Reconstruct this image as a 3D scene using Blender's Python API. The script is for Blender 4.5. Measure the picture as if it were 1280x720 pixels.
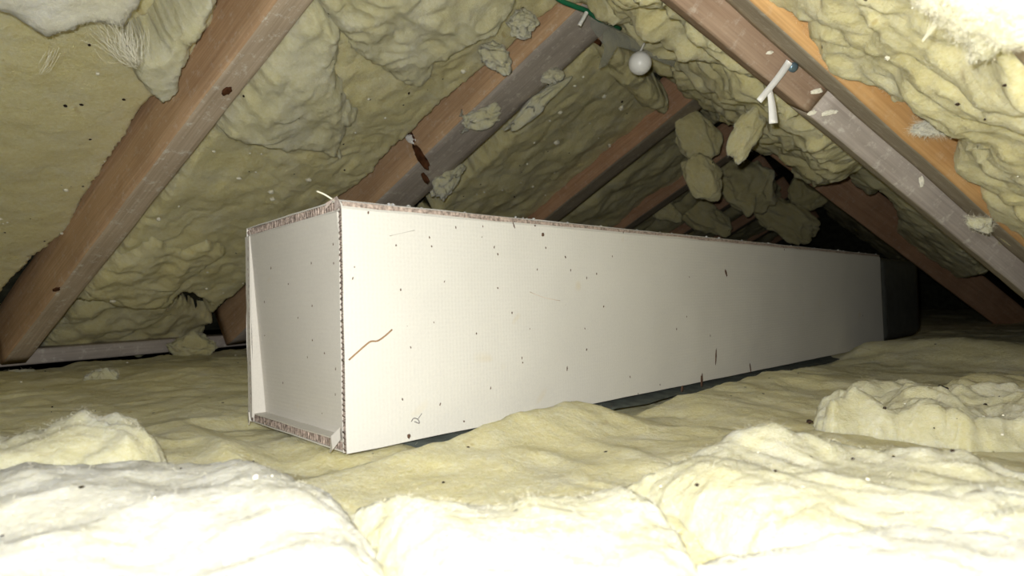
import bpy, bmesh, math, random
import numpy as np
from mathutils import Matrix, Vector

for _o in list(bpy.data.objects):
    bpy.data.objects.remove(_o)
SC = bpy.context.scene
COL = SC.collection

# ------------------------------------------------------------------ camera
# world: X across the loft, Y along the ridge, Z up, z=0 where the box stands
FPX, CX, CY = 761.0, 640.0, 360.0
PHI = math.radians(32.0)
PITCH = math.atan(8.7 / 761.0)
ROLL = math.radians(0.86)
CAM = np.array([0.0, 0.0, 0.14])
_fh = np.array([-math.sin(PHI), math.cos(PHI), 0.0]); _up = np.array([0, 0, 1.0])
_r0 = np.array([math.cos(PHI), math.sin(PHI), 0.0])
FWD = _fh * math.cos(PITCH) + _up * math.sin(PITCH)
_u0 = _up * math.cos(PITCH) - _fh * math.sin(PITCH)
RGT = _r0 * math.cos(ROLL) - _u0 * math.sin(ROLL)
UPV = _u0 * math.cos(ROLL) + _r0 * math.sin(ROLL)
cd = bpy.data.cameras.new('camera')
cd.sensor_width = 36.0
cd.lens = 36.0 * FPX / 1280.0
cd.clip_start = 0.01
cd.dof.use_dof = True
cd.dof.focus_distance = 0.80
cd.dof.aperture_fstop = 9.0
cam = bpy.data.objects.new('camera', cd)
COL.objects.link(cam)
m3 = Matrix((RGT, UPV, -FWD)).transposed()
cam.matrix_world = Matrix.Translation(CAM) @ m3.to_4x4()
SC.camera = cam

# ------------------------------------------------------------------ world, lights, exposure
w = bpy.data.worlds.new('world'); SC.world = w
w.use_nodes = True
w.node_tree.nodes['Background'].inputs[0].default_value = (0, 0, 0, 1)
w.node_tree.nodes['Background'].inputs[1].default_value = 0.0

def lamp(name, loc, energy, radius, color):
    l = bpy.data.lights.new(name, 'POINT'); l.energy = energy
    l.shadow_soft_size = radius; l.color = color
    o = bpy.data.objects.new(name, l); COL.objects.link(o); o.location = loc
    return o
FLASH = CAM + UPV * 0.018 - RGT * 0.012
lamp('phone_flash_offscreen', FLASH, 20.0, 0.004, (1.0, 0.99, 0.95))
SC.view_settings.view_transform = 'Standard'
SC.view_settings.look = 'None'
SC.view_settings.exposure = 0.05
SC.view_settings.gamma = 1.0
SC.view_settings.use_curve_mapping = False

# ------------------------------------------------------------------ pixel helpers (1280x720)
def ray(x, y): return FWD + RGT * (x - CX) / FPX - UPV * (y - CY) / FPX
def px(x, y, D): return CAM + ray(x, y) * D
def hit(x, y, n, d0):
    r = ray(x, y); return CAM + r * ((d0 - n @ CAM) / (n @ r))
def depth(P): return float((np.asarray(P) - CAM) @ FWD)
def project(P):
    d = np.asarray(P) - CAM; z = d @ FWD
    return CX + FPX * (d @ RGT) / z, CY - FPX * (d @ UPV) / z

class Frame:
    def __init__(s, O, S, T, N):
        s.O, s.S, s.T, s.N = [np.array(v, float) for v in (O, S, T, N)]
    def pt(s, a, b, h=0.0): return s.O + s.S * a + s.T * b + s.N * h
    def st(s, P): d = np.asarray(P) - s.O; return float(d @ s.S), float(d @ s.T)
    def px(s, x, y, off=0.0): return hit(x, y, s.N, s.N @ s.O + off)
    def pxst(s, x, y, off=0.0): return s.st(s.px(x, y, off))
c30, s30 = math.cos(math.radians(30)), math.sin(math.radians(30))
LEFT = Frame((-1.6, 0, 0), (c30, 0, s30), (0, 1, 0), (s30, 0, -c30))
tr = math.atan(0.86); cr_, sr_ = math.cos(tr), math.sin(tr)
RIGHT = Frame((0.328 / 0.86, 0, 0), (-cr_, 0, sr_), (0, 1, 0), (-sr_, 0, -cr_))
FLOOR = Frame((0, 0, 0), (1, 0, 0), (0, 1, 0), (0, 0, 1))

# ------------------------------------------------------------------ noise
_rs = np.random.RandomState(7)
_perm = np.concatenate([_rs.permutation(256)] * 3)
_g = _rs.normal(size=(256, 3)); _g /= np.linalg.norm(_g, axis=1)[:, None]
def perlin(p):
    p = np.asarray(p, float); i = np.floor(p).astype(int); f = p - i; i &= 255
    u = f * f * f * (f * (f * 6 - 15) + 10)
    def g(dx, dy, dz):
        h = _perm[_perm[_perm[(i[:, 0] + dx) & 255] + ((i[:, 1] + dy) & 255)] + ((i[:, 2] + dz) & 255)]
        return (_g[h] * (f - (dx, dy, dz))).sum(1)
    def L(a, b, t): return a + (b - a) * t
    x0 = L(L(g(0,0,0), g(1,0,0), u[:,0]), L(g(0,1,0), g(1,1,0), u[:,0]), u[:,1])
    x1 = L(L(g(0,0,1), g(1,0,1), u[:,0]), L(g(0,1,1), g(1,1,1), u[:,0]), u[:,1])
    return 1.5 * L(x0, x1, u[:, 2])
def fbm(p, o=3, gain=0.5):
    r = 0; a = 1.0
    for k in range(o):
        r = r + a * perlin(p * 2.03 ** k + 17.3 * k); a *= gain
    return r
def billow(p, o=2):
    r = 0; a = 1.0
    for k in range(o):
        r = r + a * (np.sqrt(perlin(p * 2.1 ** k + 31.7 * k) ** 2 + 0.012) * 2 - 0.6); a *= 0.5
    return r

# ------------------------------------------------------------------ objects
def tag(o, label=None, cat=None, group=None, kind=None):
    if label: o['label'] = label
    if cat: o['category'] = cat
    if group: o['group'] = group
    if kind: o['kind'] = kind
    return o
def empty(name, loc=(0, 0, 0)):
    o = bpy.data.objects.new(name, None); COL.objects.link(o); o.location = loc
    o.empty_display_size = 0.02
    return o
def mk(name, V, Fc, mats, parent=None, smooth=True, fmat=None):
    me = bpy.data.meshes.new(name)
    V = np.asarray(V, np.float32); Fc = np.asarray(Fc, np.int32)
    if Fc.ndim == 2:
        n = Fc.shape[1]
        me.vertices.add(len(V)); me.vertices.foreach_set('co', V.ravel())
        me.loops.add(Fc.size); me.loops.foreach_set('vertex_index', Fc.ravel())
        me.polygons.add(len(Fc)); me.polygons.foreach_set('loop_start', np.arange(0, Fc.size, n, dtype=np.int32))
    me.update(calc_edges=True); me.validate()
    for m in (mats if isinstance(mats, (list, tuple)) else [mats]): me.materials.append(m)
    if smooth: me.polygons.foreach_set('use_smooth', [True] * len(me.polygons))
    if fmat is not None: me.polygons.foreach_set('material_index', np.asarray(fmat, np.int32))
    o = bpy.data.objects.new(name, me); COL.objects.link(o)
    if parent: o.parent = parent
    return o
def from_bm(name, bm, mat, parent=None, smooth=False):
    me = bpy.data.meshes.new(name); bm.normal_update(); bm.to_mesh(me); bm.free()
    for m in (mat if isinstance(mat, (list, tuple)) else [mat]): me.materials.append(m)
    if smooth:
        for p in me.polygons: p.use_smooth = True
    o = bpy.data.objects.new(name, me); COL.objects.link(o)
    if parent: o.parent = parent
    return o
def tube(pts, r, seg=8, caps=True):
    """verts, quads of a round tube along pts; r number or list"""
    pts = np.asarray(pts, float); n = len(pts)
    r = np.full(n, r) if np.isscalar(r) else np.asarray(r)
    t = np.gradient(pts, axis=0); t /= np.linalg.norm(t, axis=1)[:, None]
    ref = np.array([0.31, 0.2, 0.93]); V = []
    for k in range(n):
        a = np.cross(t[k], ref); a /= np.linalg.norm(a); b = np.cross(t[k], a)
        for j in range(seg):
            an = 2 * math.pi * j / seg
            V.append(pts[k] + r[k] * (a * math.cos(an) + b * math.sin(an)))
    F = [[k * seg + j, k * seg + (j + 1) % seg, (k + 1) * seg + (j + 1) % seg, (k + 1) * seg + j] for k in range(n - 1) for j in range(seg)]
    if caps:
        for k in (0, n - 1):
            V.append(pts[k]); c = len(V) - 1
            for j in range(0, seg, 2):
                F.append([c, k * seg + j, k * seg + (j + 1) % seg, k * seg + (j + 2) % seg])
    return np.array(V), np.array(F)
def spline(pts, n=8):
    pts = np.asarray(pts, float); out = []
    P = np.vstack([2 * pts[0] - pts[1], pts, 2 * pts[-1] - pts[-2]])
    for i in range(1, len(P) - 2):
        for k in range(n):
            t = k / n
            out.append(0.5 * (2 * P[i] + (P[i+1] - P[i-1]) * t + (2*P[i-1] - 5*P[i] + 4*P[i+1] - P[i+2]) * t*t + (3*P[i] - P[i-1] - 3*P[i+1] + P[i+2]) * t**3))
    out.append(pts[-1]); return np.array(out)

# ------------------------------------------------------------------ materials
def newmat(name):
    m = bpy.data.materials.new(name); m.use_nodes = True
    nt = m.node_tree; b = nt.nodes['Principled BSDF']
    return m, nt, b
def node(nt, t, **kw):
    n = nt.nodes.new(t)
    for k, v in kw.items():
        if k in n.inputs: n.inputs[k].default_value = v
        else: setattr(n, k, v)
    return n
def ramp(nt, src, stops):
    r = nt.nodes.new('ShaderNodeValToRGB'); e = r.color_ramp.elements
    while len(e) < len(stops): e.new(0.5)
    for k, (p, c) in enumerate(stops):
        e[k].position = p; e[k].color = (*c, 1) if len(c) == 3 else c
    nt.links.new(src, r.inputs[0]); return r
def mix(nt, fac, a, b, bt='MIX'):
    n = nt.nodes.new('ShaderNodeMix'); n.data_type = 'RGBA'; n.blend_type = bt
    for sock, v in ((n.inputs[0], fac), (n.inputs[6], a), (n.inputs[7], b)):
        if hasattr(v, 'is_linked'): nt.links.new(v, sock)
        elif isinstance(v, (tuple, list)): sock.default_value = (*v[:3], 1)
        else: sock.default_value = v
    return n.outputs[2]
def noise(nt, vec, scale, detail=3, rough=0.55, dist=0.0):
    n = node(nt, 'ShaderNodeTexNoise', Scale=scale, Detail=detail, Roughness=rough, Distortion=dist)
    nt.links.new(vec, n.inputs['Vector']); return n.outputs['Fac']
def bump(nt, b, h, strength, dist):
    n = node(nt, 'ShaderNodeBump', Strength=strength, Distance=dist)
    nt.links.new(h, n.inputs['Height']); nt.links.new(n.outputs[0], b.inputs['Normal'])

def wool(name, c_lo, c_mid, c_hi, spots=0.6, trans=0.12):
    m, nt, b = newmat(name)
    tc = node(nt, 'ShaderNodeTexCoord'); v = tc.outputs['Object']
    r = ramp(nt, noise(nt, v, 16, 4, 0.6, 0.4), [(0.30, c_lo), (0.50, c_mid), (0.72, c_hi)])
    fine = noise(nt, v, 190, 4, 0.7)
    c = mix(nt, 0.35, r.outputs[0], ramp(nt, fine, [(0.3, tuple(x * 0.80 for x in c_lo)), (0.7, (0.94, 0.92, 0.78))]).outputs[0])
    # binder stains and specks of dirt
    st = ramp(nt, noise(nt, v, 34, 2, 0.5, 0.6), [(0.70, (0, 0, 0)), (0.80, (1, 1, 1))])
    fm = nt.nodes.new('ShaderNodeMath'); fm.operation = 'MULTIPLY'; fm.inputs[1].default_value = spots * 0.7
    nt.links.new(st.outputs[0], fm.inputs[0])
    c = mix(nt, fm.outputs[0], c, (0.42, 0.29, 0.08))
    vo = node(nt, 'ShaderNodeTexVoronoi', Scale=22.0); nt.links.new(v, vo.inputs['Vector'])
    sp = ramp(nt, vo.outputs['Distance'], [(0.035, (1, 1, 1)), (0.05, (0, 0, 0))])
    c = mix(nt, sp.outputs[0], c, (0.05, 0.035, 0.02))
    nt.links.new(c, b.inputs['Base Color'])
    b.inputs['Roughness'].default_value = 0.95; b.inputs['Specular IOR Level'].default_value = 0.12
    st1 = node(nt, 'ShaderNodeMapping'); nt.links.new(v, st1.inputs[0]); st1.inputs['Scale'].default_value = (1, 1, 2.2)
    h = nt.nodes.new('ShaderNodeMath'); h.operation = 'ADD'
    nt.links.new(noise(nt, st1.outputs[0], 230, 5, 0.75, 0.8), h.inputs[0])
    nt.links.new(noise(nt, v, 70, 3, 0.6, 0.6), h.inputs[1])
    bump(nt, b, h.outputs[0], 0.9, 0.004)
    b.inputs['Subsurface Weight'].default_value = 0.85; b.inputs['Subsurface Radius'].default_value = (1.0, 0.94, 0.72); b.inputs['Subsurface Scale'].default_value = 0.009
    tl = node(nt, 'ShaderNodeBsdfTranslucent'); nt.links.new(c, tl.inputs[0])
    ms = nt.nodes.new('ShaderNodeMixShader'); ms.inputs[0].default_value = trans
    nt.links.new(b.outputs[0], ms.inputs[1]); nt.links.new(tl.outputs[0], ms.inputs[2])
    nt.links.new(ms.outputs[0], nt.nodes['Material Output'].inputs[0])
    return m
WOOL = wool('yellow_wool', (0.85, 0.755, 0.34), (0.93, 0.845, 0.45), (0.96, 0.90, 0.61))
WOOLP = wool('pale_wool', (0.83, 0.77, 0.42), (0.89, 0.85, 0.56), (0.92, 0.90, 0.75), 0.25)
WOOLW = wool('white_wool', (0.80, 0.77, 0.58), (0.87, 0.85, 0.72), (0.90, 0.90, 0.84), 0.15)
def plain(name, c, rough=0.6, spec=0.3, nscale=0, namp=0.25, bmp=0):
    m, nt, b = newmat(name)
    if nscale:
        tc = node(nt, 'ShaderNodeTexCoord'); f = noise(nt, tc.outputs['Object'], nscale, 4)
        r = ramp(nt, f, [(0.3, tuple(x * (1 - namp) for x in c)), (0.7, tuple(min(1, x * (1 + namp)) for x in c))])
        nt.links.new(r.outputs[0], b.inputs['Base Color'])
        if bmp: bump(nt, b, f, 0.5, bmp)
    else: b.inputs['Base Color'].default_value = (*c, 1)
    b.inputs['Roughness'].default_value = rough; b.inputs['Specular IOR Level'].default_value = spec
    return m
FLUFF = plain('white_fluff', (0.84, 0.81, 0.68), 0.95, 0.1, 300, 0.15)
FIBRE = plain('white_glass_fibre', (0.86, 0.83, 0.68), 0.6, 0.3)
FELT = plain('roofing_felt', (0.055, 0.058, 0.04), 0.9, 0.1, 30, 0.5, 0.004)
def wood(name, a, b_, dust=0.25, grey=None):
    m, nt, b = newmat(name)
    tc = node(nt, 'ShaderNodeTexCoord'); v = tc.outputs['Object']
    mp = node(nt, 'ShaderNodeMapping'); mp.inputs['Scale'].default_value = (1.6, 26, 26); nt.links.new(v, mp.inputs[0])
    g = noise(nt, mp.outputs[0], 2.2, 5, 0.6, 0.9)
    c = ramp(nt, g, [(0.30, a), (0.68, b_)]).outputs[0]
    mp2 = node(nt, 'ShaderNodeMapping'); mp2.inputs['Scale'].default_value = (3, 150, 150); nt.links.new(v, mp2.inputs[0])
    g2 = noise(nt, mp2.outputs[0], 2.0, 3)
    c = mix(nt, 0.30, c, ramp(nt, g2, [(0.35, tuple(x * 0.55 for x in a)), (0.65, b_)]).outputs[0])
    big = ramp(nt, noise(nt, v, 7, 3), [(0.35, (0.72, 0.70, 0.68)), (0.65, (1, 1, 1))])
    c = mix(nt, 0.7, c, big.outputs[0], 'MULTIPLY')
    d = ramp(nt, noise(nt, v, 60, 5, 0.75), [(0.54, (0, 0, 0)), (0.68, (1, 1, 1))])
    fm = nt.nodes.new('ShaderNodeMath'); fm.operation = 'MULTIPLY'; fm.inputs[1].default_value = dust
    nt.links.new(d.outputs[0], fm.inputs[0])
    c = mix(nt, fm.outputs[0], c, (0.80, 0.78, 0.70))
    nt.links.new(c, b.inputs['Base Color'])
    b.inputs['Roughness'].default_value = 0.75; b.inputs['Specular IOR Level'].default_value = 0.2
    bump(nt, b, g2, 0.25, 0.001)
    return m
W_SALMON = wood('planed_pine_pink', (0.56, 0.35, 0.20), (0.70, 0.48, 0.30), 0.30)
W_DUSTY = wood('dusty_pine', (0.56, 0.44, 0.32), (0.70, 0.58, 0.45), 0.8)
W_ORANGE = wood('orange_pine', (0.62, 0.34, 0.13), (0.74, 0.46, 0.21), 0.12)
W_GREY = wood('grey_pine', (0.40, 0.34, 0.26), (0.52, 0.46, 0.37), 0.35)
W_BROWN = wood('brown_pine', (0.33, 0.22, 0.15), (0.45, 0.33, 0.24), 0.25)
W_RED = wood('red_brown_pine', (0.50, 0.28, 0.16), (0.64, 0.40, 0.25), 0.22)
W_LILAC = wood('weathered_pine', (0.48, 0.42, 0.38), (0.62, 0.56, 0.51), 0.6)
KNOT = plain('dark_knot', (0.09, 0.035, 0.015), 0.7, 0.2, 60, 0.6)
DIRT = plain('dark_droppings', (0.035, 0.022, 0.014), 0.8, 0.1, 200, 0.5)
BLACKP = plain('charcoal_plastic', (0.075, 0.078, 0.070), 0.5, 0.35, 40, 0.25)
SHEET = plain('dark_membrane', (0.075, 0.085, 0.075), 0.45, 0.4, 60, 0.4)
GREEN = plain('green_cable_sheath', (0.012, 0.16, 0.075), 0.4, 0.5)
WHITE = plain('white_plastic', (0.78, 0.78, 0.76), 0.35, 0.5)
PAINTW = plain('white_gloss_ball', (0.80, 0.80, 0.78), 0.35, 0.5, 14, 0.08)
STEEL = plain('blued_steel', (0.16, 0.24, 0.30), 0.35, 0.5); STEEL.node_tree.nodes['Principled BSDF'].inputs['Metallic'].default_value = 0.6
CORE = plain('brown_paper_core', (0.34, 0.275, 0.235), 0.9, 0.1, 300, 0.6)
COREL = plain('torn_paper_edge', (0.40, 0.335, 0.30), 0.9, 0.1, 160, 0.2)
MARK = plain('dark_brown_mark', (0.11, 0.065, 0.045), 0.8, 0.1)
PENCIL = plain('pencil_mark', (0.13, 0.12, 0.12), 0.7, 0.2)
FILM = plain('cloudy_plastic_film', (0.42, 0.43, 0.38), 0.35, 0.5)
_n = FILM.node_tree; _b = _n.nodes['Principled BSDF']; _b.inputs['Alpha'].default_value = 0.32
def board(name, c, weave=True):
    m, nt, b = newmat(name)
    tc = node(nt, 'ShaderNodeTexCoord'); v = tc.outputs['Object']
    big = ramp(nt, noise(nt, v, 9, 3, 0.5), [(0.35, tuple(x * 0.95 for x in c)), (0.65, c)])
    fib = noise(nt, v, 420, 4, 0.7)
    cc = mix(nt, 0.16, big.outputs[0], ramp(nt, fib, [(0.35, tuple(x * 0.7 for x in c)), (0.6, c)]).outputs[0])
    st = ramp(nt, noise(nt, v, 21, 2, 0.5, 0.5), [(0.70, (0, 0, 0)), (0.80, (0.35, 0.35, 0.35))])
    cc = mix(nt, st.outputs[0], cc, (0.60, 0.48, 0.26))
    nt.links.new(cc, b.inputs['Base Color'])
    w1 = node(nt, 'ShaderNodeTexWave', Scale=75.0, Distortion=1.0); w1.bands_direction = 'Y'; nt.links.new(v, w1.inputs[0])
    w2 = node(nt, 'ShaderNodeTexWave', Scale=75.0, Distortion=1.0); w2.bands_direction = 'Z'; nt.links.new(v, w2.inputs[0])
    a = nt.nodes.new('ShaderNodeMath'); a.operation = 'ADD'
    nt.links.new(w1.outputs['Fac'], a.inputs[0]); nt.links.new(w2.outputs['Fac'], a.inputs[1])
    bump(nt, b, a.outputs[0], 0.12, 0.0006)
    b.inputs['Roughness'].default_value = 0.62; b.inputs['Specular IOR Level'].default_value = 0.25
    return m
LINER = board('cream_paper_liner', (0.66, 0.645, 0.595))
LINERI = board('cream_inner_liner', (0.645, 0.615, 0.555))

# ------------------------------------------------------------------ wool builders
rng = np.random.RandomState(11)
def poly_sd(P, poly):
    poly = np.asarray(poly, float); n = len(poly); d = np.full(len(P), 1e9); ins = np.zeros(len(P), bool)
    for i in range(n):
        a = poly[i]; b = poly[(i + 1) % n]; e = b - a
        t = np.clip(((P - a) @ e) / max(e @ e, 1e-12), 0, 1)
        d = np.minimum(d, np.hypot(*(P - a - t[:, None] * e).T))
        c = (a[1] <= P[:, 1]) != (b[1] <= P[:, 1])
        if abs(e[1]) > 1e-12:
            ins ^= c & (P[:, 0] < a[0] + (P[:, 1] - a[1]) * e[0] / e[1])
    return np.where(ins, d, -d)
def fibres(parent, V, Nn, n, lmin, lmax, wd=0.00007, mat=None, lift=0.28):
    n = n * 2; lmin, lmax = lmin * 0.4, lmax * 0.42
    idx = rng.randint(0, len(V), n); P = V[idx] + rng.normal(size=(n, 3)) * 0.0015; N = Nn[idx]
    d = rng.normal(size=(n, 3)); d -= (d * N).sum(1)[:, None] * N; d /= np.linalg.norm(d, axis=1)[:, None]
    L = (lmin + (lmax - lmin) * rng.rand(n) ** 2)[:, None]
    up = (lift * rng.rand(n))[:, None]
    c = np.cross(N, d) * rng.normal(size=(n, 1)) * 0.5
    p0 = P - N * 0.001; p1 = P + d * L * 0.5 + N * L * up * 0.55; p2 = P + d * L + c * L * 0.6 + N * L * up * 0.7
    s = np.cross(d, N + 0.3 * rng.normal(size=(n, 3))); s /= np.linalg.norm(s, axis=1)[:, None]; s *= wd
    Vv = np.stack([p0 - s, p0 + s, p1 + s, p1 - s, p2 + s * 0.4, p2 - s * 0.4], 1).reshape(-1, 3)
    b = np.arange(n)[:, None] * 6
    F = np.concatenate([b + [0, 1, 2, 3], b + [3, 2, 4, 5]])
    o = mk('fibres', Vv, F, mat or FIBRE, parent, smooth=False)
    o['kind'] = 'stuff'; return o
_bm = bmesh.new(); bmesh.ops.create_icosphere(_bm, subdivisions=5, radius=1.0)
ICO_V = np.array([v.co[:] for v in _bm.verts]); ICO_F = np.array([[v.index for v in f.verts] for f in _bm.faces]); _bm.free()
_bm = bmesh.new(); bmesh.ops.create_icosphere(_bm, subdivisions=3, radius=1.0)
ICO3_V = np.array([v.co[:] for v in _bm.verts]); ICO3_F = np.array([[v.index for v in f.verts] for f in _bm.faces]); _bm.free()
def sheet(name, fr, poly, mat, s=None, t=None, cell=0.006, base=-0.02, thick=0.03, er=0.025, rag=0.006, ragf=60,
          low=0.012, lowf=7, folds=0.0, foldf=(30, 8), lumps=(), fine=0.004, seed=0, nf=1500, fl=(0.004, 0.016),
          label=None, cat='insulation', group=None, sag=None, pw=2.2, flecks=None):
    poly = np.asarray(poly, float)
    if s is None: s = np.arange(poly[:, 0].min() - 2 * cell, poly[:, 0].max() + 2 * cell, cell)
    if t is None: t = np.arange(poly[:, 1].min() - 2 * cell, poly[:, 1].max() + 2 * cell, cell)
    ns, nt_ = len(s), len(t)
    S, T = np.meshgrid(s, t, indexing='ij'); P2 = np.stack([S.ravel(), T.ravel()], 1)
    q3 = np.column_stack([P2, np.full(len(P2), seed * 3.7)])
    sd = poly_sd(P2, poly) + rag * fbm(q3 * ragf, 3, 0.6) + rag * 0.8 * fbm(q3 * ragf * 0.25, 2)
    g = sd.reshape(ns, nt_)
    gs, gt = np.gradient(g, s, t)
    gl = np.hypot(gs, gt) + 1e-6
    out = (g < 0)
    cs = np.gradient(s)[:, None]; ct = np.gradient(t)[None, :]
    keep = g > -1.1 * np.maximum(cs, ct)
    mv = np.where(out & keep, -g / gl, 0); mv = np.clip(mv, 0, 1.5 * np.maximum(cs, ct))
    Sx = (S + gs / gl * mv).ravel(); Tx = (T + gt / gl * mv).ravel()
    k = np.clip(sd / er, 0, 1); prof = (1 - (1 - k) ** pw) ** (1 / pw)
    h = base + thick * prof + low * fbm(q3 * lowf, 3, 0.4) * (0.25 + 0.75 * prof)
    if folds:
        wv = fbm(q3 * 9 + 5, 2) * 0.10
        a = np.column_stack([(P2[:, 0] + wv) * foldf[0], (P2[:, 1] - wv * 0.6) * foldf[1], np.full(len(P2), seed * 1.3)])
        h = h + folds * (1 - np.sqrt(perlin(a) ** 2 + 0.03) * 2.0) * prof
    for (ls, lt, rs, rt, lh) in lumps:
        h = h + lh * np.exp(-((P2[:, 0] - ls) / rs) ** 2 - ((P2[:, 1] - lt) / rt) ** 2) * prof
    if sag is not None: h = h + sag(P2[:, 0], P2[:, 1])
    V = fr.O + Sx[:, None] * fr.S + Tx[:, None] * fr.T + h[:, None] * fr.N
    G = V.reshape(ns, nt_, 3)
    n = np.cross(np.gradient(G, axis=0), np.gradient(G, axis=1)).reshape(-1, 3)
    n /= np.linalg.norm(n, axis=1)[:, None] + 1e-12
    n *= np.sign((n @ fr.N))[:, None] + (n @ fr.N == 0)[:, None]
    if fine:
        w3 = V + 0.006 * np.column_stack([fbm(V * 22 + k * 9.1, 2) for k in range(3)])
        V = V + n * (fine * (0.9 * billow(w3 * 12 + seed, 2) + 0.38 * fbm(w3 * 45, 4, 0.65) + 0.20 * perlin(w3 * 140 + seed)))[:, None]
    I = np.arange(ns * nt_).reshape(ns, nt_)
    Q = np.stack([I[:-1, :-1], I[1:, :-1], I[1:, 1:], I[:-1, 1:]], -1).reshape(-1, 4)
    kf = keep.ravel(); Q = Q[kf[Q].all(1)]
    if np.dot(np.cross(fr.S, fr.T), fr.N) < 0: Q = Q[:, ::-1]
    used = np.unique(Q); mp = np.zeros(ns * nt_, int); mp[used] = np.arange(len(used))
    V = V[used]; n = n[used]
    c = V.mean(0)
    o = mk(name, V - c, mp[Q], mat); o.location = c
    if label: tag(o, label, cat, group)
    if flecks:
        dv = V - CAM; zz = dv @ FWD
        ok = np.where((zz > 0.1) & (np.abs(dv @ RGT) < 0.86 * zz) & (np.abs(dv @ UPV) < 0.48 * zz) & ((n * dv).sum(1) < -0.05 * zz))[0]
        for (cnt, size, mt_, nm) in flecks:
            if not len(ok): break
            Vs, Fs = [], []
            for k in range(cnt):
                i = ok[rng.randint(len(ok))]; r_ = size * (0.35 + rng.rand() ** 2)
                st_ = np.array([1, 0.6 + 0.6 * rng.rand(), 0.7]); a_ = rng.rand() * 6.28
                b_ = ICO3_V * (1 + 0.5 * perlin(ICO3_V * 1.6 + k * 3.3 + seed))[:, None] * st_ * r_
                b_ = b_ @ np.array([[math.cos(a_), math.sin(a_), 0], [-math.sin(a_), math.cos(a_), 0], [0, 0, 1]])
                Vs.append(V[i] - c + n[i] * r_ * 0.3 + b_); Fs.append(ICO3_F + k * len(ICO3_V))
            f_ = mk(nm, np.vstack(Vs), np.vstack(Fs), mt_, o); f_['kind'] = 'stuff'
    if nf:
        dv = V - CAM
        zz = dv @ FWD; vis = (zz > 0.1) & (np.abs(dv @ RGT) < 0.95 * zz) & (np.abs(dv @ UPV) < 0.58 * zz) & ((n * dv).sum(1) < 0.25 * zz)
        fibres(o, (V - c)[vis] if vis.any() else V - c, n[vis] if vis.any() else n, nf, *fl)
    return o
def tuft(name, c, ax, mat, label, group=None, seed=0, rough=0.35, spike=0.25, hf=0.09, nf=250, fl=(0.004, 0.014), cat='insulation'):
    """torn lump of wool: c centre, ax 3x3 rows = half axes"""
    ax = np.asarray(ax, float); D = ICO_V
    r = 1 + rough * fbm(D * 1.4 + seed * 5.1, 3, 0.45) + spike * np.maximum(0, perlin(D * 2.6 + seed * 2.3)) * 1.5 + 0.05 * billow(D * 2.6 + seed, 2)
    r = 1 + 0.45 * (r - 1)
    Dw_ = D * r[:, None] + rough * 1.3 * np.column_stack([fbm(D * 0.9 + seed * 5.1 + 11 * k, 3, 0.5) for k in range(3)]) + hf * np.column_stack([fbm(D * 4.5 + seed + 7 * k, 2) for k in range(3)])
    V = Dw_ @ ax
    nn = D @ np.linalg.inv(ax).T; nn /= np.linalg.norm(nn, axis=1)[:, None]
    o = mk(name, V, ICO_F, mat); o.location = c
    tag(o, label, cat, group)
    if nf: fibres(o, V, nn, nf * 4, fl[0] * 1.4, fl[1] * 1.5, lift=0.6)
    return o
def tuft_px(name, x, y, D, rx, ry, ang, mat, label, dz=0.6, **kw):
    """lump seen at pixel x,y at distance D with half-sizes rx, ry pixels turned by ang degrees"""
    c = px(x, y, D); a = math.radians(ang); k = D / FPX
    e1 = RGT * math.cos(a) + UPV * math.sin(a); e2 = -RGT * math.sin(a) + UPV * math.cos(a)
    return tuft(name, c, [e1 * rx * k, e2 * ry * k, FWD * min(rx, ry) * k * dz], mat, label, **kw)

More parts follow.
